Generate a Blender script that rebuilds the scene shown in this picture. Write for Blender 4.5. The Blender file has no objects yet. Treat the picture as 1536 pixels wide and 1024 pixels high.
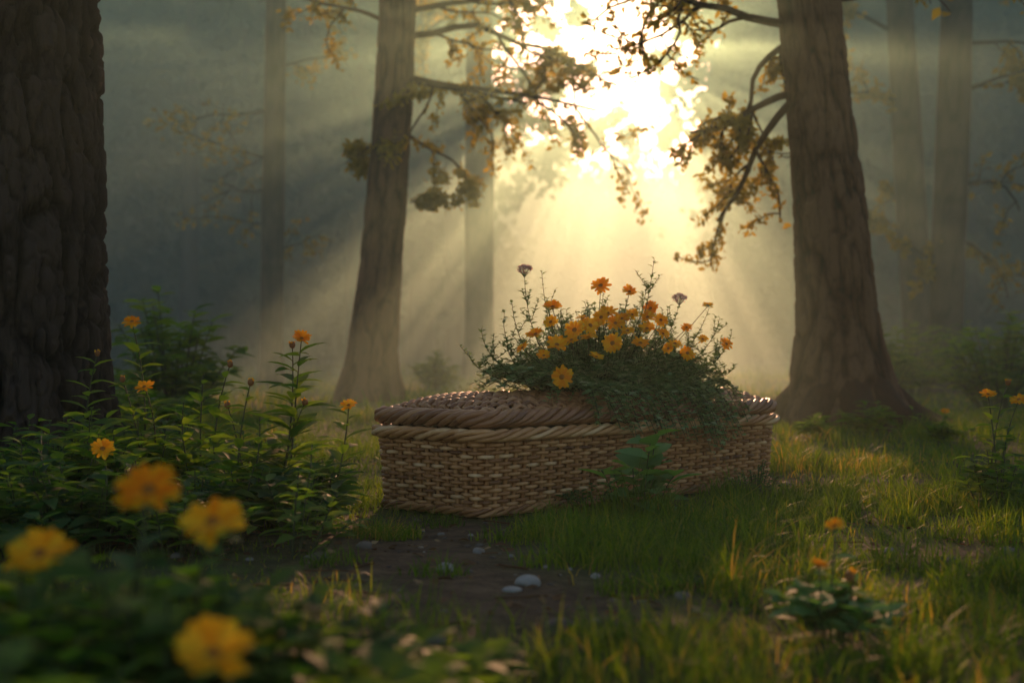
import bpy, math, numpy as np
from mathutils import Vector
rng=np.random.default_rng(7)
U=rng.uniform
# ------------------------------------------------------------ mesh builder
def nrm(a):
    a=np.asarray(a,float); return a/(np.linalg.norm(a,axis=-1,keepdims=True)+1e-9)
class MB:
    def __init__(s): s.v=[];s.f=[];s.t=[];s.n=0
    def add(s,v,f,mat=0,tint=0.5):
        v=np.asarray(v,float).reshape(-1,3); f=np.asarray(f,int)
        s.v.append(v); s.f.append((f+s.n,mat)); s.n+=len(v)
        s.t.append(np.broadcast_to(np.asarray(tint,float),(len(v),)).copy())
    def build(s,name,mats,parent=None,smooth=True):
        me=bpy.data.meshes.new(name)
        V=np.concatenate(s.v); me.vertices.add(len(V)); me.vertices.foreach_set('co',V.ravel())
        loops=np.concatenate([f.ravel() for f,_ in s.f])
        tot=np.concatenate([np.full(len(f),f.shape[1]) for f,_ in s.f])
        mi=np.concatenate([np.full(len(f),m) for f,m in s.f])
        st=np.concatenate([[0],np.cumsum(tot)[:-1]])
        me.loops.add(len(loops)); me.loops.foreach_set('vertex_index',loops.astype(np.int32))
        me.polygons.add(len(tot)); me.polygons.foreach_set('loop_start',st.astype(np.int32))
        me.polygons.foreach_set('loop_total',tot.astype(np.int32))
        me.polygons.foreach_set('material_index',mi.astype(np.int32))
        me.polygons.foreach_set('use_smooth',np.full(len(tot),smooth))
        a=me.attributes.new('tint','FLOAT','POINT'); a.data.foreach_set('value',np.concatenate(s.t).astype(np.float32))
        me.update(calc_edges=True); me.validate()
        for m in mats: me.materials.append(m)
        o=bpy.data.objects.new(name,me); bpy.context.scene.collection.objects.link(o)
        if parent: o.parent=parent
        return o
def empty(name,loc=(0,0,0)):
    e=bpy.data.objects.new(name,None); bpy.context.scene.collection.objects.link(e); return e
def tube(mb,P,R,sides=6,mat=0,tint=0.5,closed=False,cap=True):
    P=np.asarray(P,float); n=len(P); R=np.broadcast_to(np.asarray(R,float),(n,))
    if closed: T=nrm(np.roll(P,-1,0)-np.roll(P,1,0))
    else: T=nrm(np.gradient(P,axis=0))
    ref=np.array([0,0,1.]) if abs(T[:,2]).mean()<0.85 else np.array([1.,0,0])
    A=nrm(np.cross(T,ref)); B=np.cross(A,T)
    th=np.arange(sides)*2*np.pi/sides
    V=P[:,None,:]+R[:,None,None]*(np.cos(th)[None,:,None]*A[:,None,:]+np.sin(th)[None,:,None]*B[:,None,:])
    i=np.arange(n if closed else n-1)[:,None]; j=np.arange(sides)[None,:]
    i2=(i+1)%n; j2=(j+1)%sides
    F=np.stack([i*sides+j+0*j2,i*sides+j2,i2*sides+j2,i2*sides+j],-1).reshape(-1,4)
    mb.add(V.reshape(-1,3),F,mat,tint)
def leaf_t(w=0.28,droop=0.15,fold=0.08,kind='leaf'):
    ys=[0,.12,.35,.65,.88,1]; ws=[0.06,.5,1,.85,.4,0.02]
    if kind=='petal': ws=[.25,.5,.8,1,.9,.3]
    if kind=='lance': ws=[.1,.6,1,.75,.35,.0]
    v=[];f=[]
    for y,ww in zip(ys,ws):
        z=-droop*y*y
        v+=[(-w*ww,y,z+fold*ww),(0,y,z),(w*ww,y,z+fold*ww)]
    for i in range(5):
        a=i*3
        f+=[(a,a+1,a+4,a+3),(a+1,a+2,a+5,a+4)]
    return np.array(v),np.array(f)
def leaf_s(w=0.3,droop=0.15):
    v=np.array([(0,0,0),(-w,.4,.05),(w,.4,.05),(0,.45,0),(0,1,-droop)]); f=np.array([(0,3,1),(0,2,3),(3,4,1),(3,2,4)])
    return v,f
LEAF=leaf_t(.27,.2,.07); LANCE=leaf_t(.18,.3,.05,'lance'); BROAD=leaf_t(.36,.25,.08); PETAL=leaf_t(.17,.12,.03,'petal'); CH=leaf_s(.34); CHN=leaf_s(.24,.2)
def frames(D,N):
    Y=nrm(D); X=nrm(np.cross(Y,N)); Z=np.cross(X,Y); return np.stack([X,Y,Z],-1)
def scat(mb,T,P,D,N,S,mat=0,tint=None):
    v,f=T; P=np.asarray(P,float).reshape(-1,3); n=len(P)
    if n==0: return
    R=frames(np.asarray(D,float).reshape(-1,3),np.asarray(N,float).reshape(-1,3))
    S=np.broadcast_to(np.asarray(S,float),(n,))
    V=np.einsum('nij,kj->nki',R,v)*S[:,None,None]+P[:,None,:]
    F=(f[None]+(np.arange(n)*len(v))[:,None,None]).reshape(-1,f.shape[1])
    if tint is None: tint=U(0,1,n)
    tint=np.broadcast_to(tint,(n,))
    mb.add(V.reshape(-1,3),F,mat,np.repeat(tint,len(v)))
def rdir(n,up=0.0):
    d=rng.normal(size=(n,3)); d=nrm(d); d[:,2]+=up; return nrm(d)
def sn(x,y,s=1.,seed=0):
    r=np.random.default_rng(seed); o=0
    for k in range(8):
        a=r.uniform(0,6.28);fq=s*r.uniform(.5,2.2);p=r.uniform(0,6.28)
        o=o+np.sin((x*math.cos(a)+y*math.sin(a))*fq+p+1.3*np.sin(fq*.7*(y*math.cos(a)-x*math.sin(a))+p*2))
    return o/8*1.6
# ------------------------------------------------------------ materials
def newmat(name):
    m=bpy.data.materials.new(name); m.use_nodes=True; nt=m.node_tree; nt.nodes.clear()
    return m,nt,nt.nodes.new,nt.links.new
def ramp(nt,fac,cols):
    r=nt.nodes.new('ShaderNodeValToRGB'); e=r.color_ramp.elements
    while len(e)<len(cols): e.new(.5)
    for i,(p,c) in enumerate(cols): e[i].position=p; e[i].color=(*c,1)
    nt.links.new(fac,r.inputs[0]); return r.outputs[0]
def leafmat(name,cols,trans=.45,rough=.62,tcol=None,spec=.12):
    m,nt,N,L=newmat(name)
    at=N('ShaderNodeAttribute'); at.attribute_name='tint'
    c=ramp(nt,at.outputs['Fac'],cols)
    p=N('ShaderNodeBsdfPrincipled'); p.inputs['Roughness'].default_value=rough; p.inputs['Specular IOR Level'].default_value=spec
    L(c,p.inputs['Base Color'])
    t=N('ShaderNodeBsdfTranslucent')
    g=N('ShaderNodeMixRGB'); g.blend_type='MULTIPLY'; g.inputs[0].default_value=1; g.inputs[2].default_value=(*(tcol or (2.8,2.8,.8)),1)
    L(c,g.inputs[1]); L(g.outputs[0],t.inputs[0])
    x=N('ShaderNodeMixShader'); x.inputs[0].default_value=trans; L(p.outputs[0],x.inputs[1]); L(t.outputs[0],x.inputs[2])
    o=N('ShaderNodeOutputMaterial'); L(x.outputs[0],o.inputs[0]); return m
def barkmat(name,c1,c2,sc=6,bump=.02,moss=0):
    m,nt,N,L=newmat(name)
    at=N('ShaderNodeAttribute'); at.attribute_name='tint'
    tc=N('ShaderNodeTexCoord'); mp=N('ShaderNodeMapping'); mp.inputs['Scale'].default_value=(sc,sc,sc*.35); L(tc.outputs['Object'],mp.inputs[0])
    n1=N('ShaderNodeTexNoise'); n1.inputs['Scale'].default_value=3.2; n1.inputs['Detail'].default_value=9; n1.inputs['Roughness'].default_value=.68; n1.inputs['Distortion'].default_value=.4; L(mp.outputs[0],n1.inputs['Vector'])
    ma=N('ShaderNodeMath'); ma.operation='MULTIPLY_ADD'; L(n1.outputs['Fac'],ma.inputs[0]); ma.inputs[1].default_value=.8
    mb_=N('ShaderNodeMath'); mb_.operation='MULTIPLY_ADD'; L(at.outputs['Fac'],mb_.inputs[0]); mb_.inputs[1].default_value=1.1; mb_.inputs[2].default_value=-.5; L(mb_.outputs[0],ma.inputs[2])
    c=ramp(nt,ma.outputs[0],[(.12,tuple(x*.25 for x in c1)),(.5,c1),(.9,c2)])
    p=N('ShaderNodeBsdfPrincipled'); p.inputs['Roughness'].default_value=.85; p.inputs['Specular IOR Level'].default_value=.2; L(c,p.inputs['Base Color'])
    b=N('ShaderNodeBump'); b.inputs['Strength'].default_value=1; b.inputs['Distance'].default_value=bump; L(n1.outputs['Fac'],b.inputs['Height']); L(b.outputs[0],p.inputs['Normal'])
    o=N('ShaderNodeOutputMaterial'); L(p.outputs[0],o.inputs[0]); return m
def simple(name,cols,rough=.5,spec=.4,nsc=40,nstr=.3,bump=0.0):
    m,nt,N,L=newmat(name)
    at=N('ShaderNodeAttribute'); at.attribute_name='tint'
    tc=N('ShaderNodeTexCoord'); n=N('ShaderNodeTexNoise'); n.inputs['Scale'].default_value=nsc; n.inputs['Detail'].default_value=5; L(tc.outputs['Object'],n.inputs['Vector'])
    s=N('ShaderNodeMath'); s.operation='MULTIPLY_ADD'; L(n.outputs['Fac'],s.inputs[0]); s.inputs[1].default_value=nstr*2; 
    s2=N('ShaderNodeMath'); s2.operation='SUBTRACT'; L(at.outputs['Fac'],s2.inputs[0]); s2.inputs[1].default_value=nstr; L(s2.outputs[0],s.inputs[2])
    c=ramp(nt,s.outputs[0],cols)
    p=N('ShaderNodeBsdfPrincipled'); p.inputs['Roughness'].default_value=rough; p.inputs['Specular IOR Level'].default_value=spec; L(c,p.inputs['Base Color'])
    if bump:
        b=N('ShaderNodeBump'); b.inputs['Distance'].default_value=bump; L(n.outputs['Fac'],b.inputs['Height']); L(b.outputs[0],p.inputs['Normal'])
    o=N('ShaderNodeOutputMaterial'); L(p.outputs[0],o.inputs[0]); return m
M_leafD=leafmat('leaf_dark',[(0,(.025,.07,.027)),(1,(.065,.13,.038))],.4)
M_leafM=leafmat('leaf_mid',[(0,(.043,.105,.022)),(1,(.13,.20,.035))],.5)
M_leafB=leafmat('leaf_bright',[(0,(.06,.15,.05)),(1,(.15,.27,.09))],.35,.65,None,.12)
M_leafG=leafmat('leaf_sage',[(0,(.12,.22,.09)),(.6,(.22,.34,.15)),(1,(.42,.50,.32))],.4,.6,(1.3,1.3,.8))
M_leafT=leafmat('leaf_tree',[(0,(.09,.09,.02)),(1,(.16,.14,.03))],.7,.5,(4.2,3.3,1.0))
M_leafF=leafmat('leaf_far',[(0,(.02,.06,.035)),(1,(.04,.09,.045))],.3,.8,(1.6,1.6,.8))
M_grass=leafmat('grass_blade',[(0,(.033,.072,.010)),(.6,(.075,.135,.015)),(.9,(.14,.17,.02)),(1,(.26,.19,.07))],.5,.5,(2.7,2.6,.5))
M_petal=leafmat('petal_orange',[(0,(.88,.30,.005)),(.5,(.93,.46,.01)),(1,(.95,.62,.03))],.5,.5,(1.05,1.0,.8))
M_pink=leafmat('petal_pink',[(0,(.55,.30,.27)),(1,(.8,.62,.53))],.4,.5,(1.1,1,1))
M_disc=simple('flower_disc',[(0,(.10,.03,.01)),(1,(.45,.17,.02))],.8,.2,200,.3,.002)
M_stem=simple('stem_green',[(0,(.04,.05,.02)),(1,(.09,.11,.035))],.6,.3,30,.2)
M_bud=simple('bud_brown',[(0,(.15,.05,.02)),(1,(.3,.12,.03))],.6,.3,90,.3)
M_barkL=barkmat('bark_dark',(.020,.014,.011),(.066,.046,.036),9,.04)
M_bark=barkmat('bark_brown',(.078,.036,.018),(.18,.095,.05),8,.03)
M_barkF=barkmat('bark_far',(.045,.04,.028),(.10,.08,.055),5,.02)
M_wick=simple('willow_wicker',[(0,(.12,.042,.014)),(.4,(.34,.14,.045)),(.78,(.56,.28,.11)),(1,(.72,.46,.24))],.38,.5,35,.2,.0015)
M_wickL=simple('willow_lid',[(0,(.13,.048,.020)),(.5,(.34,.145,.060)),(1,(.56,.31,.15))],.38,.5,35,.2,.0015)
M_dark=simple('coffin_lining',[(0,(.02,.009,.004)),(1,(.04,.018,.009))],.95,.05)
M_stone=simple('stone_grey',[(0,(.07,.05,.04)),(.6,(.14,.12,.10)),(1,(.34,.32,.29))],.75,.3,25,.25,.004)
M_litter=leafmat('leaf_litter',[(0,(.07,.035,.018)),(.7,(.17,.09,.04)),(1,(.35,.25,.13))],.25,.7,(1.2,1,.7))
# ------------------------------------------------------------ ground
def gz(x,y):
    x=np.asarray(x,float);y=np.asarray(y,float)
    near=.025*sn(x,y,1.6,3)+.012*sn(x,y,5,4)
    far=.10*sn(x,y,.25,5)*np.clip((y-9)/12,0,1)
    cx=(x-.38);cy=(y-5.95)
    k=np.clip(1-(cx*cx+cy*cy)/2.2,0,1)**.5
    return near*(1-k)+far
def dirt(x,y):
    d=0
    for (a,b,sx,sy,h) in [(-.26,4.25,.36,.6,1.2),(.0,3.3,.36,.5,1.0),(-.35,4.9,.35,.22,.9),(1.5,6.6,.65,.28,1.2),(1.42,4.35,.38,.28,1.05),(.58,3.0,.25,.3,.65),(.45,5.6,.9,.3,.35),(-1.2,4.4,.7,.5,.8),(2.6,7.6,.6,.5,.7),(.3,6.,.5,.5,.8),(2.2,4.9,.35,.18,.8),(1.0,3.7,.2,.15,.6)]:
        d=d+h*np.exp(-((x-a)/sx)**2-((y-b)/sy)**2)
    return np.clip(d+.36*sn(x,y,3.5,11)*np.clip(1.4-y/25,0,1)-.05,0,1)
def axis(lo,hi,fine0,fine1,st,n):
    a=np.arange(fine0,fine1,st); r=fine1+(hi-fine1)*np.geomspace(.001,1,n)
    l=fine0-(fine0-lo)*np.geomspace(1,.001,n)
    return np.concatenate([l,a,r])
xs=axis(-600,600,-5,5,.05,40); ys=axis(-600,900,1,11,.05,40)
X,Y=np.meshgrid(xs,ys); Z=gz(X,Y); far=(np.abs(X)>60)|(Y>100)|(Y<-30); Z=np.where(far,0,Z)
nx=len(xs);ny=len(ys); i,j=np.meshgrid(np.arange(ny-1),np.arange(nx-1),indexing='ij')
F=np.stack([i*nx+j,i*nx+j+1,(i+1)*nx+j+1,(i+1)*nx+j],-1).reshape(-1,4)
g=MB(); g.add(np.stack([X,Y,Z],-1).reshape(-1,3),F,0,dirt(X,Y).ravel())
m,nt,N,L=newmat('forest_soil')
at=N('ShaderNodeAttribute'); at.attribute_name='tint'
tc=N('ShaderNodeTexCoord'); n1=N('ShaderNodeTexNoise'); n1.inputs['Scale'].default_value=9; n1.inputs['Detail'].default_value=10; n1.inputs['Roughness'].default_value=.7; L(tc.outputs['Object'],n1.inputs['Vector'])
n2=N('ShaderNodeTexNoise'); n2.inputs['Scale'].default_value=45; n2.inputs['Detail'].default_value=6; L(tc.outputs['Object'],n2.inputs['Vector'])
soil=ramp(nt,n1.outputs['Fac'],[(.3,(.035,.022,.013)),(.5,(.09,.053,.03)),(.72,(.18,.115,.065))])
moss=ramp(nt,n1.outputs['Fac'],[(.3,(.03,.05,.010)),(.7,(.075,.11,.02))])
mx=N('ShaderNodeMixRGB'); L(at.outputs['Fac'],mx.inputs[0]); L(moss,mx.inputs[1]); L(soil,mx.inputs[2])
p=N('ShaderNodeBsdfPrincipled'); p.inputs['Roughness'].default_value=.9; p.inputs['Specular IOR Level'].default_value=.2; L(mx.outputs[0],p.inputs['Base Color'])
b=N('ShaderNodeBump'); b.inputs['Distance'].default_value=.03; ad=N('ShaderNodeMath'); L(n1.outputs['Fac'],ad.inputs[0]); L(n2.outputs['Fac'],ad.inputs[1]); L(ad.outputs[0],b.inputs['Height']); L(b.outputs[0],p.inputs['Normal'])
o=N('ShaderNodeOutputMaterial'); L(p.outputs[0],o.inputs[0])
g.build('ground',[m])
# wooded hillside closing the valley, with a saddle where the sun comes through
hx=np.linspace(-260,300,141); hs=np.linspace(0,1,26); HX,HS=np.meshgrid(hx,hs)
sad=1-.76*np.exp(-((HX-15)/21)**4); crest=(80+5*sn(HX,0*HX,.05,61)+1.5*sn(HX,0*HX,.5,62))*sad
HY=150+HS*90-.0008*HX**2; HZ=-1+crest*np.sin(HS*math.pi*.5)**.8+1.3*sn(HX,HY,.5,63)*(HS>0)
i,j=np.meshgrid(np.arange(25),np.arange(140),indexing='ij'); hb=MB()
hb.add(np.stack([HX,HY,HZ],-1).reshape(-1,3),np.stack([i*141+j,i*141+j+1,(i+1)*141+j+1,(i+1)*141+j],-1).reshape(-1,4))
hb.build('hill',[simple('hill_woods',[(.2,(.012,.035,.018)),(.8,(.04,.075,.035))],.95,.05,.4,.5,.8)])
# ------------------------------------------------------------ coffin frame
C0=np.array([-.115,5.1]); cu=np.array([.687,.726]); cv=np.array([-.726,.687]); LEN=1.93
def wid(u): return .58-.14*u/LEN
def cw(u,v,z):
    u=np.asarray(u,float);v=np.asarray(v,float)
    return np.stack([C0[0]+cu[0]*u+cv[0]*v,C0[1]+cu[1]*u+cv[1]*v,np.broadcast_to(z,np.broadcast(u,v).shape)+0*u*v],-1)
def incoffin(x,y,mg=.02):
    dx=x-C0[0];dy=y-C0[1];u=dx*cu[0]+dy*cu[1];v=dx*cv[0]+dy*cv[1]
    return (u>-mg)&(u<LEN+mg)&(v>-mg)&(v<wid(u)+mg)
# ------------------------------------------------------------ grass
def blades(mb,x,y,h,w,lean=.5,tint=None,z=None):
    n=len(x); z=gz(x,y)-.005 if z is None else z
    a=U(0,6.28,n); ld=np.stack([np.cos(a),np.sin(a)],-1); b=a+U(-1,1,n)+1.57
    wd=np.stack([np.cos(b),np.sin(b)],-1)*w[:,None]; L_=U(.1,lean+.3,n)*h
    P=np.stack([x,y,z],-1); V=np.zeros((n,7,3))
    for k,(t,ww) in enumerate([(0,1),(.4,.85),(.75,.55)]):
        c=P.copy(); c[:,:2]+=ld*(L_*t**2)[:,None]; c[:,2]+=h*(t-.25*t*t*(L_/h))
        V[:,2*k]=c; V[:,2*k+1]=c; V[:,2*k,:2]-=wd*ww/2; V[:,2*k+1,:2]+=wd*ww/2
    c=P.copy(); c[:,:2]+=ld*L_[:,None]; c[:,2]+=h*(1-.3*(L_/h)); V[:,6]=c
    base=(np.arange(n)*7)[:,None]
    Fq=np.concatenate([base+np.array([0,1,3,2]),base+np.array([2,3,5,4])]); 
    if tint is None: tint=U(0,.95,n)
    mb.add(V.reshape(-1,3),Fq,0,np.repeat(tint,7))
    s=mb.n-n*7
    mb.f.append((base+np.array([4,5,6])+s,0))
gr=MB()
def field(n,x0,x1,y0,y1,h0,h1,w,pw=1.):
    y=y0+(y1-y0)*U(0,1,n)**pw; x=U(x0,x1,n)*1.0
    d=dirt(x,y); cl=sn(x,y,6,21)*.5+.5; c2=sn(x,y,14,22)*.5+.5
    keep=(U(0,1,n)>d*1.3)&(U(0,1,n)<.08+cl*.7+c2*.5)&~incoffin(x,y)&~((x+2.3)**2+(y-6.5)**2<.2)
    x=x[keep];y=y[keep];d=d[keep];c2=c2[keep]
    tall=np.clip(.6+.7*sn(x,y,2.2,31),.35,1.6)*(1-.6*d)*(.5+1.*c2)
    h=U(h0,h1,len(x))*tall
    blades(gr,x,y,h,U(.6,1.3,len(x))*w,.8,tint=np.clip(.48+.25*sn(x,y,1.5,8)+U(-.4,.5,len(x)),0,1))
field(84000,-3.2,3.4,1.6,7.5,.04,.13,.0042)
field(70000,-6,7,7,14,.06,.15,.008)
field(60000,-16,18,13,34,.07,.22,.02)
field(30000,-40,44,32,75,.15,.35,.05)
def tuft(cx,cy,r,n,h0,h1):
    a=U(0,6.28,n); rr=r*np.sqrt(U(0,1,n)); x=cx+rr*np.cos(a); y=cy+rr*np.sin(a)*.8
    k=~incoffin(x,y,.0); x=x[k];y=y[k]; rr=rr[k]
    blades(gr,x,y,U(h0,h1,len(x))*(1.1-.6*rr/r),U(.003,.006,len(x)),.9,tint=np.clip(U(.1,.65)+U(-.3,.45,len(x)),0,1))
for t in [(.16,4.7,.16,330,.08,.17),(-.42,4.62,.13,420,.05,.12),(.32,4.2,.2,380,.08,.18),(.55,4.5,.25,420,.09,.22),(.85,4.9,.25,450,.08,.19),(.45,5.0,.12,110,.16,.3),(1.05,5.5,.3,600,.07,.16),
          (1.3,5.9,.2,420,.08,.16),(1.15,4.1,.2,260,.06,.17),(.75,3.8,.2,300,.06,.17),(1.6,5.5,.3,520,.08,.18),(1.95,5.2,.3,380,.08,.2),(.35,3.55,.15,200,.05,.14),(1.5,3.6,.3,360,.05,.15),
          (.95,3.35,.2,240,.06,.14),(-.75,4.9,.2,300,.06,.12),(-.62,5.6,.25,420,.06,.12),(2.4,5.9,.4,500,.07,.17),(1.9,6.9,.3,360,.06,.13),(2.6,6.6,.4,420,.06,.15),(-.9,6.4,.5,600,.05,.12),(-.2,3.75,.10,80,.04,.1),(.1,4.5,.12,160,.07,.16),(1.62,4.75,.2,300,.1,.2),
          (.25,2.85,.12,120,.05,.12),(-.5,4.0,.1,100,.04,.1),(.45,2.8,.15,160,.05,.12),(.9,2.8,.2,220,.05,.13),(1.2,3.1,.2,220,.05,.13),(-.25,4.95,.1,90,.05,.1),(.12,3.95,.1,80,.05,.12),(-.05,4.55,.08,60,.05,.11)]:
    tuft(*t)
for k in range(240):
    x,y=U(.1,3.0),U(2.4,7.5)
    if dirt(x,y)>.35: continue
    tuft(x,y,U(.05,.14),int(U(50,130)),.06,U(.12,.26))
for k in range(110):
    x,y=U(-2.,4.5),U(7.5,13); tuft(x,y,U(.1,.25),int(U(60,150)),.08,U(.14,.3))
gr.build('grass',[M_grass])
# ------------------------------------------------------------ litter and stones
lt=MB(); n=3800; x=U(-2.5,3,n); y=U(2.2,9,n); k=~incoffin(x,y)&(U(0,1,n)<.25+dirt(x,y)); x=x[k];y=y[k]
D=rdir(len(x)); D[:,2]*=.25; Nn=rdir(len(x),2.2)
scat(lt,LEAF,np.stack([x,y,gz(x,y)+.006],-1),D,Nn,U(.015,.05,len(x)))
for _ in range(160):
    a=U(0,6.28); c=np.array([U(-1.6,2.2),U(2.5,7)]); 
    if incoffin(*c): continue
    l=U(.04,.16); t=np.linspace(-1,1,5); P=np.stack([c[0]+np.cos(a)*t*l/2,c[1]+np.sin(a)*t*l/2+.006*np.sin(t*3),gz(c[0],c[1])+.008+0*t],-1)
    tube(lt,P,U(.0015,.004),5,0,U(0,.8))
lt.build('leaf_litter',[M_litter])
import bmesh
bm=bmesh.new(); bmesh.ops.create_icosphere(bm,subdivisions=3,radius=1); bm.verts.ensure_lookup_table()
iv=np.array([v.co[:] for v in bm.verts]); fi=np.array([[v.index for v in f.verts] for f in bm.faces]); bm.free()
st=MB()
def stone(x,y,s,t):
    q=U(0,6.28,4); d=iv.copy(); r=1+.16*np.sin(d[:,0]*3+q[0])+.13*np.sin(d[:,1]*4+q[1])+.1*np.sin(d[:,2]*5+d[:,0]*3+q[2])
    r=np.minimum(r,U(.95,1.1)); d=d*r[:,None]*np.array([U(.9,1.4),U(.7,1.1),U(.4,.65)]); a=q[3]
    d=d@np.array([[math.cos(a),-math.sin(a),0],[math.sin(a),math.cos(a),0],[0,0,1]])
    st.add(d*s+np.array([x,y,float(gz(x,y))+s*.12]),fi,0,t)
for s in [(.04,3.62,.035,.95),(.0,3.5,.022,.85),(-.18,3.86,.03,.9),(.1,2.98,.04,.1),(.22,3.75,.018,.8),(.42,3.1,.02,.5),(-.45,4.35,.03,.4),(-.1,4.25,.025,.7),(-.55,4.1,.03,.3),(1.55,4.45,.03,.5),(1.3,4.25,.02,.6),(1.62,6.55,.04,.6),(1.25,6.5,.03,.5)]: stone(*s)
for _ in range(700):
    x,y=U(-1.6,2.4),U(2.4,7.4)
    if dirt(x,y)>.3 and not incoffin(x,y): stone(x,y,U(.004,.014)*(1 if U()<.9 else 1.8),U(0,.85))
st.build('stones',[M_stone])
# ------------------------------------------------------------ wicker coffin
cof=empty('wicker_coffin')
def outline(npts,off=0.,rc=.085):
    pts=[(0,0),(LEN,0),(LEN,wid(LEN)),(0,wid(0))]; path=[]
    for k in range(4):
        p=np.array(pts[k],float); a=nrm(np.array(pts[k-1])-p); b=nrm(np.array(pts[(k+1)%4])-p)
        p0=p+a*rc; p1=p+b*rc
        for t in np.linspace(0,1,12): path.append((1-t)**2*p0+2*t*(1-t)*p+t*t*p1)
    path=np.array(path); q=np.vstack([path,path[:1]]); d=np.r_[0,np.cumsum(np.linalg.norm(np.diff(q,axis=0),axis=1))]
    s=np.arange(npts)/npts*d[-1]; r=np.stack([np.interp(s,d,q[:,0]),np.interp(s,d,q[:,1])],-1)
    T=nrm(np.roll(r,-1,0)-np.roll(r,1,0)); Nn=np.stack([T[:,1],-T[:,0]],-1)
    return r+Nn*off,Nn,s,d[-1]
NST=96
def ring(mb,z,off,r,sides=8,npts=NST*8,phase=None,amp=0,mat=0,tint=.5,zamp=0):
    o,Nn,s,per=outline(npts,0)
    w_=np.cos(np.pi*s/(per/NST)+phase+.25*np.sin(s*11+z*90))
    o2=o+Nn*(off+amp*w_)[:,None]
    P=cw(o2[:,0],o2[:,1],0); P[:,2]=z+zamp*np.sin(s*7.3+z*50)+.0012*np.sin(s*23+z*170)
    tube(mb,P,r,sides,mat,tint,closed=True)
body=MB()
rows=19; z0=.034; z1=.280
for r_ in range(rows):
    z=z0+(z1-z0)*r_/(rows-1); fl=-.024+.020*r_/(rows-1)
    npts=NST*8; o,_,s,per=outline(npts)
    t=.50+.22*np.sin(s*3.1+r_*2.3)+.18*np.sin(s*9+r_*5)+U(-.15,.15)
    rr=U(.0070,.0078)
    ring(body,z+U(-.001,.001),fl+U(-.0015,.0015),rr,8,npts,r_*math.pi,.0125,0,np.repeat(t+U(-.12,.12),8),.0018)
o,Nn,s,per=outline(NST)
for k in range(NST):
    p0=o[k]+Nn[k]*-.023; p1=o[k]+Nn[k]*-.003
    tube(body,np.array([cw(*p0,.01),cw(*(p0*.5+p1*.5),.15),cw(*p1,.295)]),.0085,7,0,U(.2,.7))
def rope(mb,z,off,R,r,strands,pitch,tint0,mat=0,wav=0,flat=1.):
    npts=1100; o,Nn,s,per=outline(npts); k=round(per/pitch)
    for q in range(strands):
        a=2*np.pi*(k*s/per+q/strands)+.2*np.sin(s*5+q)
        oo=o+Nn*(off+R*np.cos(a))[:,None]; P=cw(oo[:,0],oo[:,1],0); P[:,2]=z+R*flat*np.sin(a)+wav*np.sin(s*4.2)
        tube(mb,P,r*U(.9,1.1),8,mat,np.repeat(tint0+.2*np.sin(s*2.3+q*2)+.12*np.sin(s*17+q)+U(-.12,.12),8),closed=True)
rope(body,.024,-.014,.010,.0085,3,.20,.45)
rope(body,.304,.018,.0145,.0100,4,.30,.76)
rope(body,.290,.000,.008,.0075,2,.20,.55)
body.build('woven_body',[M_wick],cof)
ln=MB(); o,_,_,_=outline(120,-.046); k=np.arange(120)
V=np.concatenate([cw(o[:,0],o[:,1],.012),cw(o[:,0],o[:,1],.335)]); ln.add(V,np.stack([k,(k+1)%120,(k+1)%120+120,k+120],-1)); ln.f.append((np.arange(120)[None],0)); ln.f.append((np.arange(120,240)[None],0))
ln.build('inner_lining',[M_dark],cof)
lid=MB()
rope(lid,.362,-.008,.026,.0130,6,.34,.42,0,0,.85)
def domez(u,t): return .370+.070*(1-np.abs(2*t-1)**2.6)**.75*np.clip(1-np.abs(2*u/LEN-1)**11,0,1)**.8
nr=26
for r_ in range(nr):
    t=(r_+.5)/nr; edge=abs(2*t-1); ins=.03+.08*max(0,(edge-.75)/.25)**2
    u=np.linspace(ins,LEN-ins,420); v=.03+t*(wid(u)-.06)
    ph=np.where((u//.32)%2==0,1,-1)*r_*math.pi/2
    z=domez(u,t)+.0075*np.sin(2*np.pi*u/.09+ph)
    tube(lid,np.c_[cw(u,v,0)[:,:2],z],.0088,7,0,np.repeat(.46+.2*np.sin(u*5+r_*1.7)+U(-.2,.25),7))
for k in range(44):
    u=.04+(LEN-.08)*k/43; t=np.linspace(.03,.97,40); v=.03+t*(wid(u)-.06); z=domez(u,t)+.005*np.sin(np.pi*t*nr+k*math.pi/2)
    tube(lid,np.c_[cw(u+0*v,v,0)[:,:2],z],.0068,6,0,U(.2,.8))
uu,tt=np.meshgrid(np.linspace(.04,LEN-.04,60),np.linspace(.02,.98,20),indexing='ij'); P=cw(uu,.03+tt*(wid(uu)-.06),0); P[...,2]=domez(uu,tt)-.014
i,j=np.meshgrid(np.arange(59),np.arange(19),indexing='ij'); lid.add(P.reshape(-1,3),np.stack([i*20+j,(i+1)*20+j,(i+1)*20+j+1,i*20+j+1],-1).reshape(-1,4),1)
lid.build('domed_lid',[M_wickL,M_dark],cof)
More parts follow.
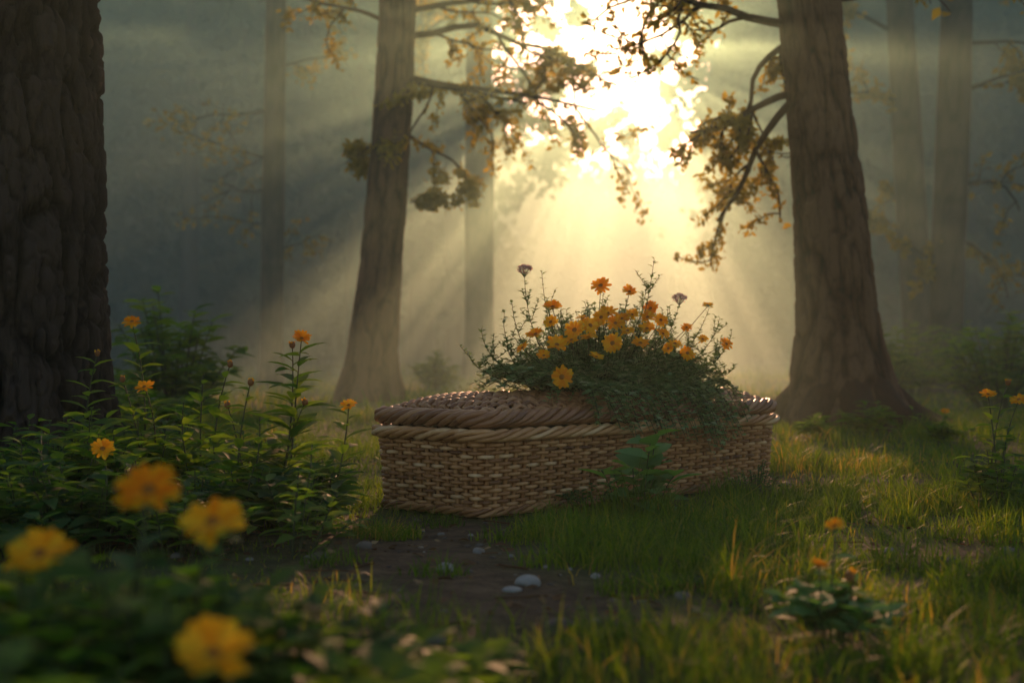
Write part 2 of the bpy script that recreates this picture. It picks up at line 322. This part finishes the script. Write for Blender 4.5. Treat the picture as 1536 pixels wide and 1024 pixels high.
# ------------------------------------------------------------ flowers / plants
def daisy(mb,P,N_,r,mp=2,md=3,np_=15,cup=.25):
    P=np.asarray(P,float); N_=nrm(np.asarray(N_,float)); A=nrm(np.cross(N_,[.3,.2,.9])); B=np.cross(N_,A)
    cup=cup+U(-.15,.25)
    for lay in range(2):
        n=np_; a=np.arange(n)*2*np.pi/n+lay*np.pi/n+U(-.12,.12,n)
        D=np.cos(a)[:,None]*A+np.sin(a)[:,None]*B+N_*(cup+lay*.2+U(-.2,.2,n))[:,None]
        D=nrm(D); S=r*U(.8,1.1,n)*(1-.14*lay)
        scat(mb,PETAL,P+D*r*.1,D,np.broadcast_to(N_,D.shape)+U(-.25,.25,(n,3)),S,mp,np.clip(U(.2,.9)+U(-.3,.3,n),0,1))
    q=iv*np.array([1,1,.55])*r*.24; R=np.stack([A,B,N_],-1); mb.add(q@R.T+P+N_*r*.08,fi,md,np.clip(.3+.6*np.linalg.norm(iv[:,:2],axis=1),0,1))
    q=iv*np.array([1,1,1.1])*r*.17; mb.add(q@R.T+P-N_*r*.1,fi,1,.4)
def curve(p0,p1,bow,n=9):
    t=np.linspace(0,1,n)[:,None]; p0=np.asarray(p0,float);p1=np.asarray(p1,float)
    return p0*(1-t)+p1*t+np.asarray(bow,float)*4*t*(1-t)
def stemleaves(mb,C,n,T,s0,s1,t0=.1,t1=.95,mat=0,up=.5):
    t=np.linspace(t0,t1,n)+U(-.02,.02,n); k=t*(len(C)-1); P=np.stack([np.interp(k,np.arange(len(C)),C[:,q]) for q in range(3)],-1)
    a=np.arange(n)*2.4+U(0,6.28)+U(-.4,.4,n); D=np.stack([np.cos(a),np.sin(a),up+U(-.3,.35,n)],-1)
    Nn=np.stack([-.5*np.cos(a),-.5*np.sin(a),1+0*a],-1)+U(-.4,.4,(n,3))
    S=(s0+(s1-s0)*t)*U(.75,1.2,n); scat(mb,T,P,D,Nn,S,mat)
def plant(name,base,stems,T=LANCE,leafn=16,ls=.09,mats=None,fr=.028,bush=0,bushr=.12,bushh=.2,bushT=LEAF,bl=.06,obj=True,mb=None,lm=0,nl=10):
    mb=mb or MB(); bx,by=base; bz=float(gz(bx,by))
    for st_ in stems:
        tip=np.array(st_[0],float); kind=st_[1] if len(st_)>1 else 'flower'
        b0=np.array([bx+U(-.04,.04),by+U(-.04,.04),bz-.01]); C=curve(b0,tip,(U(-.04,.04),U(-.04,.04),.0),12)
        h=tip[2]-bz; tube(mb,C,np.linspace(.0045,.002,12),6,1,.4)
        stemleaves(mb,C,max(6,int(leafn*h/.5)),T,ls*1.25,ls*.6,.08,.93)
        if kind=='flower': daisy(mb,tip,(U(-.3,.3),-U(.3,.8),U(.6,1)),fr*U(.95,1.15))
        elif kind=='face': daisy(mb,tip,(U(-.3,.3),-1,U(1.1,1.8)),fr)
        elif kind=='bud':
            q=iv*np.array([1,1,1.2])*.011; mb.add(q+tip,fi,4,.6)
            scat(mb,PETAL,np.repeat(tip[None],7,0),rdir(7,1.2),rdir(7),.018,2)
    for k in range(bush):
        a=U(0,6.28); rr=bushr*math.sqrt(U()); tip=np.array([bx+rr*math.cos(a),by+rr*math.sin(a),bz+bushh*U(.45,1.)*(1-.35*rr/bushr)])
        C=curve((bx+rr*.5*math.cos(a),by+rr*.5*math.sin(a),bz),tip,(0,0,.02),7); tube(mb,C,.002,4,1,.3)
        stemleaves(mb,C,nl,bushT,bl*1.1,bl*.8,.25,1,lm,.35)
    if obj: return mb.build(name,mats or [M_leafD,M_stem,M_petal,M_disc,M_bud])
FM=[M_leafM,M_stem,M_petal,M_disc,M_bud]
plant('flowering_plant',(-1.42,5.5),[((-1.47,5.5,.72),),((-1.40,5.42,.47),),((-1.52,5.55,.5),'bud')],LANCE,24,.14,FM,.032,bush=16,bushr=.2,bushh=.36,bl=.10)
plant('flowering_plant',(-.80,5.0),[((-.74,5.0,.65),),((-.78,5.05,.63),'bud'),((-.72,4.95,.43),'bud')],LANCE,24,.16,FM,.032,bush=10,bushr=.13,bushh=.26,bl=.09)
plant('flowering_plant',(-.93,4.9),[((-.90,4.9,.5),'bud'),((-.99,4.95,.42),'bud'),((-.86,4.85,.38),'none')],LANCE,24,.12,FM,.02,bush=11,bushr=.16,bushh=.28,bl=.09)
plant('flowering_plant',(-.64,4.75),[((-.545,4.75,.425),),((-.66,4.7,.3),'none')],LANCE,24,.12,FM,.026,bush=14,bushr=.13,bushh=.26,bushT=LEAF,bl=.09)
plant('flowering_plant',(-1.34,4.4),[((-1.28,4.45,.30),),((-1.5,4.5,.3),'none'),((-1.62,4.9,.33),'none')],LANCE,18,.13,None,.034,bush=14,bushr=.2,bushh=.24,bl=.08)
plant('flowering_plant',(-1.12,5.3),[((-1.15,5.3,.52),'none'),((-1.05,5.3,.56),'bud'),((-1.2,5.2,.42),'none')],LANCE,24,.13,FM,.024,bush=14,bushr=.18,bushh=.34,bl=.10)
plant('flowering_plant',(-1.75,5.9),[((-1.72,5.9,.60),'bud'),((-1.66,5.85,.36),'none')],LANCE,24,.13,FM,.026,bush=14,bushr=.18,bushh=.34,bl=.10)
plant('flowering_plant',(1.84,5.4),[((1.84,5.5,.44),),((1.96,5.5,.42),),((1.90,5.45,.49),'bud')],LANCE,16,.10,FM,.032,bush=14,bushr=.18,bushh=.30,bl=.08)
plant('flowering_plant',(.66,2.95),[((.635,2.95,.16),),((.68,3.0,.235),),((.70,2.95,.14),'bud')],BROAD,10,.06,[M_leafB]+FM[1:],.02,bush=18,bushr=.14,bushh=.14,bushT=BROAD,bl=.065)
plant('flowering_plant',(2.85,9.3),[((2.83,9.3,.22),),((2.6,9.3,.25),'none')],LANCE,16,.1,FM,bush=12,bushr=.16,bushh=.18,bl=.08)
plant('broadleaf_plant',(.46,5.24),[],mats=[M_leafB,M_stem],bush=9,bushr=.16,bushh=.36,bushT=BROAD,bl=.13,nl=6)
plant('broadleaf_plant',(.30,5.36),[],mats=[M_leafD,M_stem],bush=14,bushr=.13,bushh=.13,bushT=LEAF,bl=.035)
plant('broadleaf_plant',(1.0,5.85),[],mats=[M_leafD,M_stem],bush=26,bushr=.16,bushh=.19,bushT=CHN,bl=.03)
plant('young_plant',(2.12,9.8),[],mats=[M_leafM,M_stem],bush=10,bushr=.16,bushh=.2,bushT=LANCE,bl=.12)
plant('young_plant',(2.5,9.9),[],mats=[M_leafM,M_stem],bush=14,bushr=.2,bushh=.3,bushT=LANCE,bl=.12)
us=MB()
for _ in range(110):
    y=U(4.1,6.4); x=-U(.62,2.1)*y/4.6 - .05*(y-4)
    if (x+2.3)**2+(y-6.5)**2<.3: continue
    plant('',(x,y),[],mb=us,obj=False,bush=9,bushr=.2,bushh=U(.16,.38)*(1.25 if x<-1.3 else .85),bushT=LEAF if U()<.5 else LANCE,bl=U(.06,.14),lm=0 if U()<.5 else 2)
us.build('undergrowth_bush',[M_leafD,M_stem,M_leafM])
fg=MB()
for _ in range(105):
    y=U(1.3,2.4); r_=U(-.42,-.01); x=r_*y
    hmax=np.interp(r_,[-.42,-.30,-.24,-.125,-.05,0],[.38,.40,.40,.31,.22,.13]); hmax=.6-(.6-hmax)*y/1.9
    if abs(x+.325)<.13 and y<1.75: hmax=min(hmax,.24)
    plant('',(x,y),[],mb=fg,obj=False,bush=7,bushr=.11,bushh=max(.08,hmax*U(.65,1.08)),bushT=LEAF if U()<.7 else BROAD,bl=U(.06,.095),lm=0 if U()<.8 else 5,nl=9)
for tip in [(-.485,1.90,.415),(-.395,1.88,.375),(-.63,1.90,.33),(-.310,1.48,.285)]:
    plant('',(tip[0]+U(-.03,.03),tip[1]+.06),[(tip,'face')],BROAD,9,.06,fr=.043,mb=fg,obj=False)
fg.build('orange_flower_bush',[M_leafM,M_stem,M_petal,M_disc,M_bud,M_leafD])
# ------------------------------------------------------------ flower arrangement on lid
fa=MB()
def lidz(u,v): 
    t=np.clip((v-.03)/(wid(u)-.06),0,1); return float(domez(np.clip(u,0,LEN),t))
def sprig(p0,p1,bow,k):
    C=curve(p0,p1,bow,9); tube(fa,C,np.linspace(.0022,.0009,9),4,1,.4)
    if k%3==0: stemleaves(fa,C,20,CH,.055,.032,.25,1,0,.4)
    elif k%3==1: stemleaves(fa,C,26,CHN,.045,.022,.2,1,0,.5)
    else: stemleaves(fa,C,40,CH,.022,.015,.2,1,0,.5)
for k in range(580):
    a=U(0,6.28); q=math.sqrt(U()); u0=1.04+.46*q*math.cos(a); v0=.25+.14*q*math.sin(a)
    el=U(.0,1.0)**1.1; out=1-el*.85
    du=math.cos(a)*out*U(.22,.46); dv=math.sin(a)*out*U(.14,.24); h=.04+.31*el*(1-.4*q)*U(.6,1.05)
    u1=u0+du; v1=v0+dv; z1_=lidz(u1,v1)+h-.01
    if v1<-.02 or v1>wid(u1)+.02: z1_=.36+h*.5
    sprig(cw(u0,v0,lidz(u0,v0)+.01),cw(u1,v1,z1_),(U(-.03,.03),U(-.03,.03),.05*out+.01),k)
for k in range(400):
    a=U(0,6.28); q=math.sqrt(U()); u0=1.02+.48*q*math.cos(a); v0=.25+.14*q*math.sin(a)
    zt=.44+.32*(1-q**2.2)*U(.55,1.08)+.05
    sprig(cw(u0,v0,lidz(u0,v0)+.01),cw(u0+.14*q*math.cos(a)+U(-.05,.05),v0+.06*math.sin(a)+U(-.03,.03),zt),(U(-.02,.02),U(-.02,.02),0),k)
for (u0,dv,zl) in [(.75,-.06,.30),(1.38,-.07,.28),(1.42,-.08,.21),(1.3,-.06,.28),(.85,-.07,.28),(1.0,-.06,.28),(1.15,-.06,.28),(1.5,-.05,.28),(1.35,-.09,.20),(.9,-.07,.28),(1.24,-.06,.25),(1.6,-.04,.32),(.65,-.04,.33),(1.45,-.09,.24),(1.08,-.07,.26)]:
    for _ in range(6):
        C=curve(cw(u0+U(-.08,.08),.14,.46),cw(u0+U(-.1,.06),dv+U(-.02,.01),zl+U(-.02,.04)),(0,-.03,.07),10); tube(fa,C,.0014,4,1,.4); stemleaves(fa,C,24,CH,.045,.03,.2,1,0,.1)
for (x,z,y) in [(.60,1.0,6.0),(.57,.9,6.0),(.05,.92,5.7),(.12,.93,5.75),(.14,.82,5.7),(-.03,.76,5.6),(-.17,.60,5.6),(-.10,.57,5.65),(-.02,.66,5.6),(.86,.80,6.2),(.92,.76,6.3),(.95,.63,6.3),(.72,.80,6.15),(.9,.60,6.1),(.38,.85,5.9),(.48,.83,5.95),(.2,.80,5.8),(.32,.78,5.9),(.67,.80,6.1),(.0,.80,5.65),(.80,.68,6.2),(1.0,.55,6.4),(-.12,.70,5.6),(.98,.70,6.35)]:
    p0=(.37+(x-.4)*.45,5.95+(x-.4)*.5,.47); C=curve(p0,(x,y,z),(U(-.02,.02)+(x-.4)*.12,0,-.02),14); tube(fa,C,np.linspace(.0026,.001,14),5,1,.4)
    stemleaves(fa,C,34,CHN,.046,.026,.2,1,0,.6)
    for _ in range(4):
        i0=int(U(5,11)); C2=curve(C[i0],C[i0]+np.array([U(-.08,.08),U(-.04,.04),U(.03,.10)]),(0,0,0),6); tube(fa,C2,.001,4,1,.4); stemleaves(fa,C2,14,CHN,.034,.02,.1,1,0,.6)
fl=[(.37,.88),(.50,.86),(.59,.79),(.39,.76),(.245,.69),(.34,.70),(.17,.63),(.40,.64),(.52,.64),(.28,.74),(.45,.74),(.63,.74),(.75,.71),(.86,.81),(.94,.64),(.63,.68),(.68,.64),(.19,.51),(.15,.72),(.09,.67),(.65,.62),(.50,.76),(.16,.78),(.56,.70),(.31,.71),(.42,.72),(.36,.745),(.23,.65),(.47,.69),(.30,.66),(.57,.75),(.04,.62),(.74,.60),(.33,.585),(.82,.66),(.12,.59)]
for k,(x,z) in enumerate(fl):
    yc=5.27+.726*(x+.295)/.687; y=yc-.31*np.clip((.86-z)/.22,0,1)-.05
    if x>.84: y=6.25
    nx_=(x-.45)*.9+U(-.5,.5); nz=U(.2,1.4) if z<.8 else U(.6,1.5)
    r=.042 if k in (0,3,4,7,17,6) else U(.025,.038)
    daisy(fa,(x,y,z),(nx_,-1 if k in(7,17,6,12) else -U(.3,1),nz if k not in (7,17) else .2),r)
    C=curve((.37+(x-.4)*.5,5.98+(x-.4)*.5,.5),(x,y+.01,z-.005),(0,.02,0),8); tube(fa,C,.0016,5,1,.4)
for (x,y,z) in [(.05,5.72,.935),(.72,6.12,.835)]:
    for _ in range(34):
        d=rdir(1,.5)[0]; c=np.array([x,y,z])+d*.026*np.array([1,1,.6]); tube(fa,curve((x,y,z-.03),c,(0,0,0),3),.0006,3,1,.4)
        scat(fa,PETAL,np.repeat(c[None],6,0),rdir(6,.6),rdir(6),.012,4)
fa.build('flower_arrangement',[M_leafG,M_stem,M_petal,M_disc,M_pink])
# ------------------------------------------------------------ trees
def vn(TH,S,nth,ds):
    M=int(S.max()/ds)+3; G=U(0,1,(nth,M)); a=(TH/(2*np.pi)*nth)%nth; b=S/ds
    i0=np.floor(a).astype(int)%nth; j0=np.floor(b).astype(int); fa_=a-np.floor(a); fb=b-j0; fa_=fa_*fa_*(3-2*fa_); fb=fb*fb*(3-2*fb)
    i1=(i0+1)%nth; j1=np.minimum(j0+1,M-1)
    return (G[i0,j0]*(1-fa_)+G[i1,j0]*fa_)*(1-fb)+(G[i0,j1]*(1-fa_)+G[i1,j1]*fa_)*fb
def trunk(mb,pts,rad,sides=48,rings=120,amp=.03,k0=11,mat=0,dz=.42):
    pts=np.asarray(pts,float); d=np.r_[0,np.cumsum(np.linalg.norm(np.diff(pts,axis=0),axis=1))]; s=np.linspace(0,1,rings)**1.5*d[-1]
    from numpy import interp
    C=np.stack([interp(s,d,pts[:,q]) for q in range(3)],-1); kn=max(9,rings//12)|1; ker=np.ones(kn)/kn; h_=kn//2
    for q in range(2):
        pad=np.r_[np.full(h_,C[0,q]),C[:,q],np.full(h_,C[-1,q])]; C[:,q]=np.convolve(pad,ker,'valid')
    r=interp(s,d,rad); pad=np.r_[np.full(h_//2,r[0]),r,np.full(h_//2,r[-1])]; r=np.convolve(pad,np.ones(2*(h_//2)+1)/(2*(h_//2)+1),'valid')[:rings]
    th=np.arange(sides)*2*np.pi/sides; q=U(0,6.28,12)
    S,TH=np.meshgrid(s,th,indexing='ij')
    TW=TH+.10*(vn(TH,S,13,.3)-.5)+.2*(vn(TH,S,4,1.1)-.5)
    rid=0
    for wgt,kk,ds in [(1,k0,dz),(.6,k0*2,dz*.45),(.4,k0*4,dz*.2)]:
        rid=rid+wgt*np.minimum(np.abs(2*vn(TW,S,kk,ds)-1)*2.4,1)**.7
    rid=rid/2.0
    lob=.5*np.sin(3*TH+q[0])+.35*np.sin(5*TH+q[1])+.3*np.sin(8*TH+q[2]); fl_=np.clip(1-S/.9,0,1)**2
    R=r[:,None]*(1+.16*fl_*lob+.03*np.sin(2*TH+S*1.1+q[3]))+amp*(rid-.7)*np.clip(r[:,None]/r.mean(),.3,1.3)
    V=np.stack([C[:,0:1]+R*np.cos(TH),C[:,1:2]+R*np.sin(TH),C[:,2:3]+0*TH],-1)
    i,j=np.meshgrid(np.arange(rings-1),np.arange(sides),indexing='ij'); j2=(j+1)%sides
    mb.add(V.reshape(-1,3),np.stack([i*sides+j,i*sides+j2,(i+1)*sides+j2,(i+1)*sides+j],-1).reshape(-1,4),mat,rid.ravel())
def branch(mb,p0,d,L_,r,lv,leaf,dens=1,T=LEAF,droop=-.05,wig=.16,lf=None):
    n=9; P=[np.asarray(p0,float)]; d=nrm(np.asarray(d,float))
    for k in range(n-1):
        d=nrm(d+rng.normal(size=3)*wig+np.array([0,0,droop])); P.append(P[-1]+d*L_/(n-1))
    P=np.array(P); tube(mb,P,np.linspace(r,r*.35,n),7 if r>.02 else 4,0)
    if lv>0:
        for k in range(int(4+2*U())):
            i0=int(U(2,n)); dd=nrm(P[min(i0,n-1)]-P[i0-1])+rng.normal(size=3)*.65; branch(mb,P[i0-1],dd,L_*U(.35,.6),r*.45,lv-1,leaf,dens,T,droop,wig,lf)
    if lv<=1 and dens>0:
        m_=int(8*dens*(1.6 if lv==0 else 1)); i0=rng.integers(2,n,m_); q=P[i0]+rng.normal(size=(m_,3))*.06*L_
        D=rdir(m_,-.15); Nn=rdir(m_,0); scat(mb,T,q,D,Nn,leaf*U(.6,1.2,m_),1)
def crown(mb,c,rx,rz,n,leaf,cl=26,gap=False):
    c=np.asarray(c,float)
    for k in range(cl):
        d=rdir(1)[0]; q=c+d*np.array([rx,rx,rz])*U(.3,1.0); m_=n//cl; rr=rx*U(.22,.42)
        x=q+rng.normal(size=(m_,3))*np.array([rr,rr,rr*.55])*.7
        if gap:
            # the sunlit opening in the wood
            a_=x[:,0]/x[:,1]; b_=x[:,2]/x[:,1]; x=x[~((a_>.008)&(a_<.137)&(b_>.10)&(x[:,1]<90))]; m_=len(x)
            if m_==0: continue
        scat(mb,CH,x,rdir(m_,-.2),rdir(m_,1.),leaf*U(.6,1.3,m_),1)
        if k%2==0 and not gap: tube(mb,curve(c-np.array([0,0,rz*.9]),q,(0,0,.3),6),np.linspace(.05,.012,6),5,0)
TM=[M_bark,M_leafT]
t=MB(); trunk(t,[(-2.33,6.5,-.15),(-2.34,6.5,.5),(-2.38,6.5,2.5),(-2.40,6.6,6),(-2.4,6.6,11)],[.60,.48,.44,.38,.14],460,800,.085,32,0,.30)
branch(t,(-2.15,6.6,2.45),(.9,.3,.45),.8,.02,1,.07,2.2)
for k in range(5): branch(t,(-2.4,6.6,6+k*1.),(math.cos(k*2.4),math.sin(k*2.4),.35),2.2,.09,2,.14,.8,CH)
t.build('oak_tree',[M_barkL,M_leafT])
t=MB(); trunk(t,[(2.74,11.6,-.15),(2.70,11.6,.25),(2.66,11.6,.8),(2.58,11.6,2.),(2.42,11.6,3.5),(2.3,11.7,6),(2.2,11.8,12)],[.64,.43,.32,.28,.25,.2,.06],220,560,.05,20,0,.36)
for (a,sx) in [(.1,1),(2.9,1),(4.0,1),(5.3,1),(4.7,.7)]:
    tube(t,np.array([(2.72+.3*math.cos(a),11.6+.3*math.sin(a),.26),(2.72+.55*math.cos(a),11.6+.55*math.sin(a),.09),(2.72+.85*math.cos(a+.15),11.6+.85*math.sin(a+.15),.02),(2.72+1.2*math.cos(a+.1),11.6+1.2*math.sin(a+.1),-.06)]),[.17,.12,.07,.03],12)
for (z,d,L_,r,dn) in [(3.28,(-1,-.1,.12),1.5,.04,2.4),(3.15,(-.8,.2,-.45),.9,.03,3),(2.72,(-1,-.2,-.18),.9,.035,3),(2.65,(-.9,.1,-.75),1.25,.035,3),(2.3,(-.2,-.3,-.9),.5,.012,0),(3.6,(-.9,-.3,.3),1.6,.05,2.6),(3.5,(.9,.2,.1),1.4,.04,1.6)]:
    branch(t,(2.28 if d[0]<0 else 2.6,11.6,z),d,L_,r,2,.060,dn,LEAF,-.02,.18)
for k in range(9): branch(t,(2.35,11.7,4.4+k*.8),(math.cos(k*2.4),math.sin(k*2.4),.3),2.2,.07,2,.13,1.,CH)
t.build('pine_tree',TM)
t=MB(); trunk(t,[(-1.72,17,-.2),(-1.68,17,.5),(-1.58,17,1.5),(-1.42,17,3.5),(-1.36,17,5),(-1.3,17,14)],[.50,.30,.245,.235,.22,.08],140,340,.03,15)
for (z,d,L_,r,dn) in [(3.85,(1,-.1,.2),1.5,.035,2.4),(3.9,(1,.1,-.1),2.3,.04,2.6),(3.2,(1,0,-.55),1.2,.022,2.2),(4.4,(1,.1,.1),2.2,.045,2.4),(2.4,(.8,0,.0),.4,.010,2),(3.1,(-1,0,-.2),.5,.012,2),(4.6,(-1,0,.4),1.2,.03,1.2),(4.7,(.8,-.3,.3),2,.04,1.6)]:
    branch(t,(-1.4+.18*np.sign(d[0]),17,z),d,L_,r,2,.085,dn,LEAF,-.035,.16)
for k in range(9): branch(t,(-1.35,17,5.6+k*.8),(math.cos(k*2.4),math.sin(k*2.4),.3),2.3,.07,2,.15,1.,CH)
t.build('pine_tree',TM)
def midtree(pts,rad,brs,cz,seed=0,cr=2.4,name='pine_tree',bare=6,cx=None):
    t=MB(); trunk(t,pts,rad,48,110,.018,10); p=np.array(pts)
    for (z,d,L_,r,dn) in brs: 
        x=np.interp(z,p[:,2],p[:,0]); branch(t,(x,p[0,1],z),d,L_,r,2,.14,dn,CH,-.03,.17)
    for k in range(9): 
        z=cz+k*.9; x=np.interp(z,p[:,2],p[:,0]); branch(t,(x,p[0,1],z),(math.cos(k*2.4),math.sin(k*2.4),.2),2.6,.07,2,.22,1.,CH)
    t.build(name,[M_barkF,M_leafT])
midtree([(-.76,32,-.2),(-.74,32,.6),(-.73,32,9),(-.7,32,17)],[.46,.33,.30,.1],[(7.3,(1,0,.1),2.6,.05,2.),(6.2,(1,0,0),1.8,.04,2.),(8.2,(-1,0,.2),2,.05,2)],9)
midtree([(-4.4,26,-.2),(-4.4,26,.6),(-4.3,26,9),(-4.3,26,16)],[.30,.21,.185,.08],[(4.1,(-1,0,-.05),1.8,.03,.3),(3.6,(-1,0,.2),1.6,.03,.3),(2.5,(1,0,-.1),1.1,.02,.3),(5.0,(-1,0,.2),1.8,.03,.5),(5.8,(1,0,.2),1.4,.03,.5),(3.0,(-1,.2,-.2),1.3,.02,.2)],8)
midtree([(7.6,26,-.2),(7.45,26,.6),(7.1,26,7),(7.0,26,15)],[.42,.29,.25,.1],[(5.2,(-1,0,.1),1.4,.04,1.5),(3.5,(-1,0,-.2),1.1,.03,2),(6.5,(-1,0,.2),2.2,.05,2.)],8.5)
midtree([(6.75,22,-.2),(6.7,22,.6),(6.9,22,6),(6.95,22,14)],[.38,.27,.24,.1],[(3.25,(1,0,0),1.6,.04,.4),(2.4,(1,0,-.1),1.5,.035,.4),(4.6,(1,0,.1),1.6,.04,1.5),(1.9,(-1,0,.3),.9,.02,1.5),(5.4,(1,0,0),1.6,.04,2)],7)
midtree([(11.3,25,-.2),(11.3,25,.6),(11.4,25,15)],[.5,.34,.1],[(5.6,(-1,0,.1),2.6,.05,2.),(4.6,(-1,0,-.1),2.2,.05,2.),(3.6,(-1,0,0),2.,.04,2.),(6.4,(-1,0,.3),2.6,.05,2.)],8)
def shrub(x,y,w,h,n,leaf,mat,T=LANCE):
    t=MB()
    for k in range(n):
        a=U(0,6.28); rr=w*math.sqrt(U()); tip=(x+rr*math.cos(a),y+rr*math.sin(a),h*U(.35,1)*(1-.4*rr/w)); C=curve((x+rr*.3*math.cos(a),y+rr*.3*math.sin(a),0),tip,(0,0,.08),8)
        tube(t,C,np.linspace(.012,.004,8),4,1,.3); stemleaves(t,C,22,T,leaf*1.1,leaf*.8,.2,1,0,.2)
    t.build('shrub',[mat,M_stem])
shrub(-2.85,12,.6,1.4,26,.2,M_leafM,LEAF); shrub(-4.6,11,.8,1.1,30,.18,M_leafM,LEAF); shrub(-2.4,9.5,.5,.6,20,.14,M_leafM,LEAF)
shrub(5.15,15,.7,1.25,34,.18,M_leafM,LEAF); shrub(4.7,18,.6,.95,30,.17,M_leafM,LEAF); shrub(3.6,15,.4,.55,20,.14,M_leafM,LEAF); shrub(-1.2,22,.5,.7,20,.17,M_leafM,LEAF)
shrub(7.2,19,.9,1.5,34,.2,M_leafM,LEAF); shrub(5.6,20,.9,1.3,34,.2,M_leafM,LEAF)
# distant forest mass
df=MB()
def fartree(x,y,h,r,n,lf=.5):
    tube(df,np.array([(x,y,-.3),(x+U(-.2,.2),y,h*.4),(x+U(-.4,.4),y,h*.95)]),[.3*h/14,.22*h/14,.05],8,0)
    crown(df,(x,y,h*.6),r,h*.42,n,lf,22,True)
for _ in range(180):
    y=U(50,84); side=-1 if U()<.5 else 1
    x=(y*-.02-U(0,42) if side<0 else y*.155+U(0,30)); h=U(17,25)
    fartree(x,y,h,U(3,4.6),700,.62)
for _ in range(46): 
    y=U(96,135); fartree(U(-12,26),y,y*U(.12,.17),U(4,6),620,.85)
for _ in range(230):
    y=U(52,86); x=y*-.01-U(0,44) if U()<.5 else y*.145+U(0,26); crown(df,(x,y,U(1.5,6.5)),U(2.2,3.6),2.8,300,.6,8,True)
for _ in range(44): crown(df,(U(-14,26),U(92,104),U(2,4)),U(3,4),3,320,.75,8,True)
for _ in range(60): crown(df,(U(-34,2),U(91,100),U(2,11)),U(3,4),3.4,380,.9,8,True)
for _ in range(30): crown(df,(U(14,40),U(91,100),U(2,11)),U(3,4),3.4,380,.9,8,True)
# foliage beside the sun, with leaf clumps added to cut its light into shafts
for (x,y,z,r,n) in [(-.9,50,9.6,1.6,280),(-.9,54,15.0,1.3,240),(1.1,54,14.4,.8,110),(6.9,52,12.8,1.2,200),(8.0,53,10.6,1.8,300),(6.9,51,8.6,1.2,170),(1.3,54,8.4,1.0,130),(8.6,54,13.8,2,280),(.2,51,6.6,1.3,150),(7.6,52,6.2,1.4,160),(1.0,53,10.6,.55,80)]:
    crown(df,(x,y,z),r,r*.8,n,.45,7)
for k in range(24):  # ring of small floating clumps around the sun line, added to break up the beams
    a=k*2.4+U(-.3,.3); q=(.027+.036*math.sqrt((k+.5)/24)); y=U(50,56); x_=(.075+q*math.cos(a))*y; z_=.6+(.215+q*1.2*math.sin(a))*y
    if z_>17.5: continue
    crown(df,(x_,y,z_),.42,.42,80,.42,3)
df.build('distant_forest',[M_barkF,M_leafF])
# ------------------------------------------------------------ mist
def mist(name,x0,x1,y0,y1,z0,z1,dens,an,col):
    V=np.array([(x,y,z) for x in(x0,x1) for y in(y0,y1) for z in(z0,z1)],float)
    mi=MB(); mi.add(V,np.array([(0,1,3,2),(4,6,7,5),(0,4,5,1),(2,3,7,6),(0,2,6,4),(1,5,7,3)]))
    m,nt,N,L=newmat(name); v=N('ShaderNodeVolumeScatter'); v.inputs['Color'].default_value=(*col,1); v.inputs['Density'].default_value=dens; v.inputs['Anisotropy'].default_value=an
    o=N('ShaderNodeOutputMaterial'); L(v.outputs[0],o.inputs['Volume']); mi.build(name,[m],smooth=False)
mist('mist',-48,48,-10,9.5,-1,10,.0030,.6,(.68,.97,.80))
mist('mist',-48,48,9.51,18,-1,10,.012,.62,(.60,.97,.78))
mist('mist',-48,48,18.01,88,-1,10,.021,.62,(.56,.97,.76))
# ------------------------------------------------------------ light, sky, camera
el=math.radians(12.4); az=math.radians(4.3)
S=bpy.context.scene
w=bpy.data.worlds.new('World'); S.world=w; w.use_nodes=True; nt=w.node_tree; nt.nodes.clear()
sk=nt.nodes.new('ShaderNodeTexSky'); sk.sky_type='NISHITA'; sk.sun_disc=False; sk.sun_elevation=el; sk.sun_rotation=az; sk.dust_density=1.5; sk.ozone_density=.7
bg=nt.nodes.new('ShaderNodeBackground'); bg.inputs[1].default_value=.15; wo=nt.nodes.new('ShaderNodeOutputWorld'); nt.links.new(sk.outputs[0],bg.inputs[0]); nt.links.new(bg.outputs[0],wo.inputs[0])
sl=bpy.data.lights.new('sun','SUN'); sl.energy=5; sl.angle=math.radians(.5); sl.color=(1,.68,.31)
so=bpy.data.objects.new('sun',sl); S.collection.objects.link(so)
d=Vector((math.sin(az)*math.cos(el),math.cos(az)*math.cos(el),math.sin(el))); so.rotation_euler=d.to_track_quat('Z','Y').to_euler(); so.location=d*60
cd=bpy.data.cameras.new('camera'); co=bpy.data.objects.new('camera',cd); S.collection.objects.link(co); S.camera=co
cd.lens=50; cd.sensor_width=36; cd.clip_end=2000; cd.clip_start=.05
co.location=(0,0,.6); co.rotation_euler=(math.radians(90.48),0,0)
cd.dof.use_dof=True; cd.dof.focus_distance=5.4; cd.dof.aperture_fstop=2.4
S.view_settings.view_transform='Standard'; S.view_settings.look='None'; S.view_settings.exposure=0
print('verts',sum(len(o.data.vertices) for o in S.objects if o.type=='MESH'))
